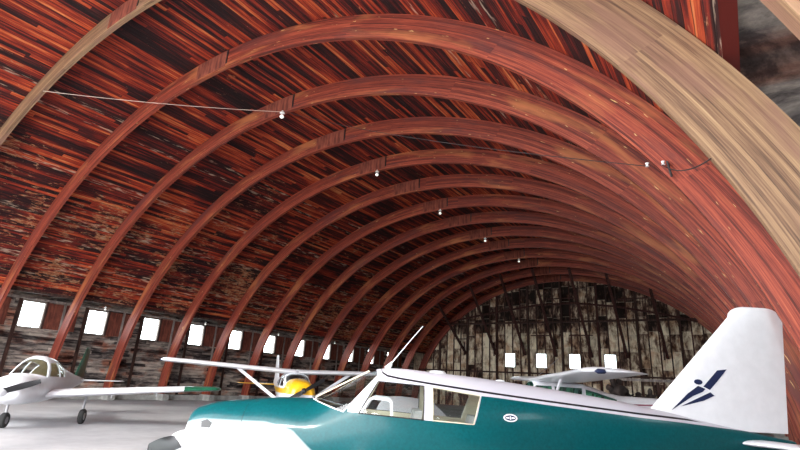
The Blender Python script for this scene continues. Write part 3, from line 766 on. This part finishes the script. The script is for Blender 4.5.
for sd in (1, -1):
    w = obj('wing', wing_bm(sd, (.4, .5, 1.8, .82, .32), (4.28, .3, 1.3, 1.15, .22), .02), M['white'], Lw, True)
    tp = obj('wing_tip', wing_bm(sd, (4.26, .302, 1.302, 1.148, .225), (5.15, .20, 1.10, 1.20, .18), .22), M['green'], w, True)
    q = bmesh.new(); tube(q, [(-.3, sd*3.4, 1.08), (-.3, sd*3.4, .9)], .02, 6); tube(q, [(-.3, sd*2.1, .96), (-.3, sd*2.1, .78)], .02, 6); obj('aileron_hinge', q, M['offwhite'], w)
    obj('stabilizer', wing_bm(sd, (.04, -4.1, .85, 1.18, .08), (1.45, -4.2, .65, 1.22, .05), .1), M['offwhite'], Lw, True)
    wheel(Lw, -.3, sd*1.4, .22, (-.3, sd*1.4, .85))
obj('fin', wing_bm(1, (1.2, -3.6, 1.35, 0, .12), (2.3, -4.4, .65, 0, .06), .14, True), M['green'], Lw, True)
wheel(Lw, 1.5, 0, .2, (1.5, 0, .66)); spinner(Lw, 2.1, .95, .13, .24, M['white']); propeller(Lw, 2.2, .95, .9, .35)

# --- engine parts and rack at the right, behind the high-wing airplane
def place(D, s): p = FH*D-RH*s; return (p.x, p.y, 0)
E_ = empty('engine_on_stand', place(23., -10.0), 1.0); tag(E_, 'dismantled dark radial engine on a steel stand behind the white tail cone', 'engine')
q = bmesh.new(); 
for a, b in (((-.45, -.4, 0), (-.2, -.2, 1.5)), ((.45, -.4, 0), (.2, -.2, 1.5)), ((-.45, .4, 0), (-.2, .2, 1.5)), ((.45, .4, 0), (.2, .2, 1.5))): bar(q, a, b, .06)
box(q, -.5, .5, -.3, .3, 1.45, 1.55); obj('stand_frame', q, M['steel'], E_)
q = bmesh.new(); lathe(q, [(.05, -.4), (.22, -.35), (.26, -.1), (.26, .12), (.15, .3), (.05, .42)], (0, 0, 1.98), 'Y', 18); cr = obj('crankcase', q, M['iron'], E_, True)
for i in range(7):
    a = 2*PI*i/7+.2; q = bmesh.new(); d = Vector((math.cos(a), 0, math.sin(a))); c = Vector((0, 0, 1.98))
    pts = [c+d*(.2+.022*j) for j in range(16)]; tube(q, pts, [.13 if j % 2 else .10 for j in range(15)]+[.08], 12); obj('cylinder', q, M['iron'], E_)
R_ = empty('parts_rack', place(24., -12.4), math.atan2(RH.y, RH.x)); tag(R_, 'timber rack with a pale top rail and dark machine parts at the far right', 'rack')
q = bmesh.new(); bar(q, (-1.9, 0, 2.5), (1.9, 0, 2.56), .1, .12); obj('top_rail', q, M['pale'], R_)
for xx in (-1.7, 0, 1.7): q = bmesh.new(); bar(q, (xx, 0, 0), (xx, 0, 2.46), .1); obj('rack_post', q, M['post'], R_)
q = bmesh.new(); box(q, -1.9, 1.9, -.35, .35, 1.55, 1.62); obj('shelf_board', q, M['post'], R_)
for i, (xx, w, h) in enumerate(((-1.5, .22, .5), (-.95, .26, .36), (-.4, .2, .55), (.35, .28, .4), (1.0, .22, .52), (1.5, .18, .34))):
    q = bmesh.new(); lathe(q, [(w*.6, 0), (w, .05), (w*.9, h*.4), (w*.5, h*.55), (w*.55, h*.8), (w*.2, h)], (0, 0, 0), n=12)
    tube(q, [(w*.5, 0, h*.3), (w*1.3, 0, h*.45), (w*1.2, 0, h*.8)], .04, 8)
    o = obj('machine_part', q, M['iron'], None, True)
    o.location = (R_.location.x+xx*RH.x, R_.location.y+xx*RH.y, 1.62)
    tag(o, 'rusty dark machine part on the rack shelf, %s from left' % ('first', 'second', 'third', 'fourth', 'fifth', 'sixth')[i], 'machine part', 'machine parts on the rack')

# ------------------------------------------------------------------ light
w = bpy.data.worlds.new('sky'); sc.world = w; w.use_nodes = True; nt = w.node_tree
bg = nt.nodes['Background']; bg.inputs['Color'].default_value = (.97, .98, 1, 1); bg.inputs['Strength'].default_value = 10.0
pl_ = bpy.data.lights.new('door_portal', 'AREA'); pl_.shape = 'RECTANGLE'; pl_.size = 33; pl_.size_y = 13.5; pl_.cycles.is_portal = True
po = bpy.data.objects.new('door_portal', pl_); COL.objects.link(po); po.location = (XC, YF-.1, 6.5); po.rotation_euler = (PI/2, 0, 0)

sd_ = bpy.data.lights.new('sun', 'SUN'); sd_.energy = 2.2; sd_.angle = math.radians(5); sd_.color = (1, .94, .86)
so = bpy.data.objects.new('sun', sd_); COL.objects.link(so)
e_, az = math.radians(33), math.radians(12)       # elevation; the sun stands behind the camera and shines in at the open front
so.rotation_euler = Vector((-math.sin(az)*math.cos(e_), math.cos(az)*math.cos(e_), -math.sin(e_))).to_track_quat('-Z', 'Y').to_euler()

# ------------------------------------------------------------------ camera
f, yaw, pitch, roll = 495.683, -.61009, .31107, .057663
F = Vector((math.sin(yaw)*math.cos(pitch), math.cos(yaw)*math.cos(pitch), math.sin(pitch)))
Rt = Vector((math.cos(yaw), -math.sin(yaw), 0)); Up = Rt.cross(F)
r = math.cos(roll)*Rt+math.sin(roll)*Up; u = -math.sin(roll)*Rt+math.cos(roll)*Up
cd = bpy.data.cameras.new('camera'); cam = bpy.data.objects.new('camera', cd); COL.objects.link(cam)
cam.matrix_world = Matrix(((r.x, u.x, -F.x, 0), (r.y, u.y, -F.y, 0), (r.z, u.z, -F.z, 1.7), (0, 0, 0, 1)))
cd.sensor_width = 36; cd.lens = f*36/800; cd.clip_start = .05; cd.clip_end = 500
sc.camera = cam
sc.view_settings.view_transform = 'Standard'; sc.view_settings.look = 'None'; sc.view_settings.gamma = 1; sc.view_settings.exposure = 0.
sc.view_settings.use_curve_mapping = False
sc.cycles.use_denoising = True; sc.cycles.max_bounces = 10; sc.cycles.diffuse_bounces = 6; sc.cycles.transparent_max_bounces = 16
sc.cycles.sample_clamp_indirect = 8
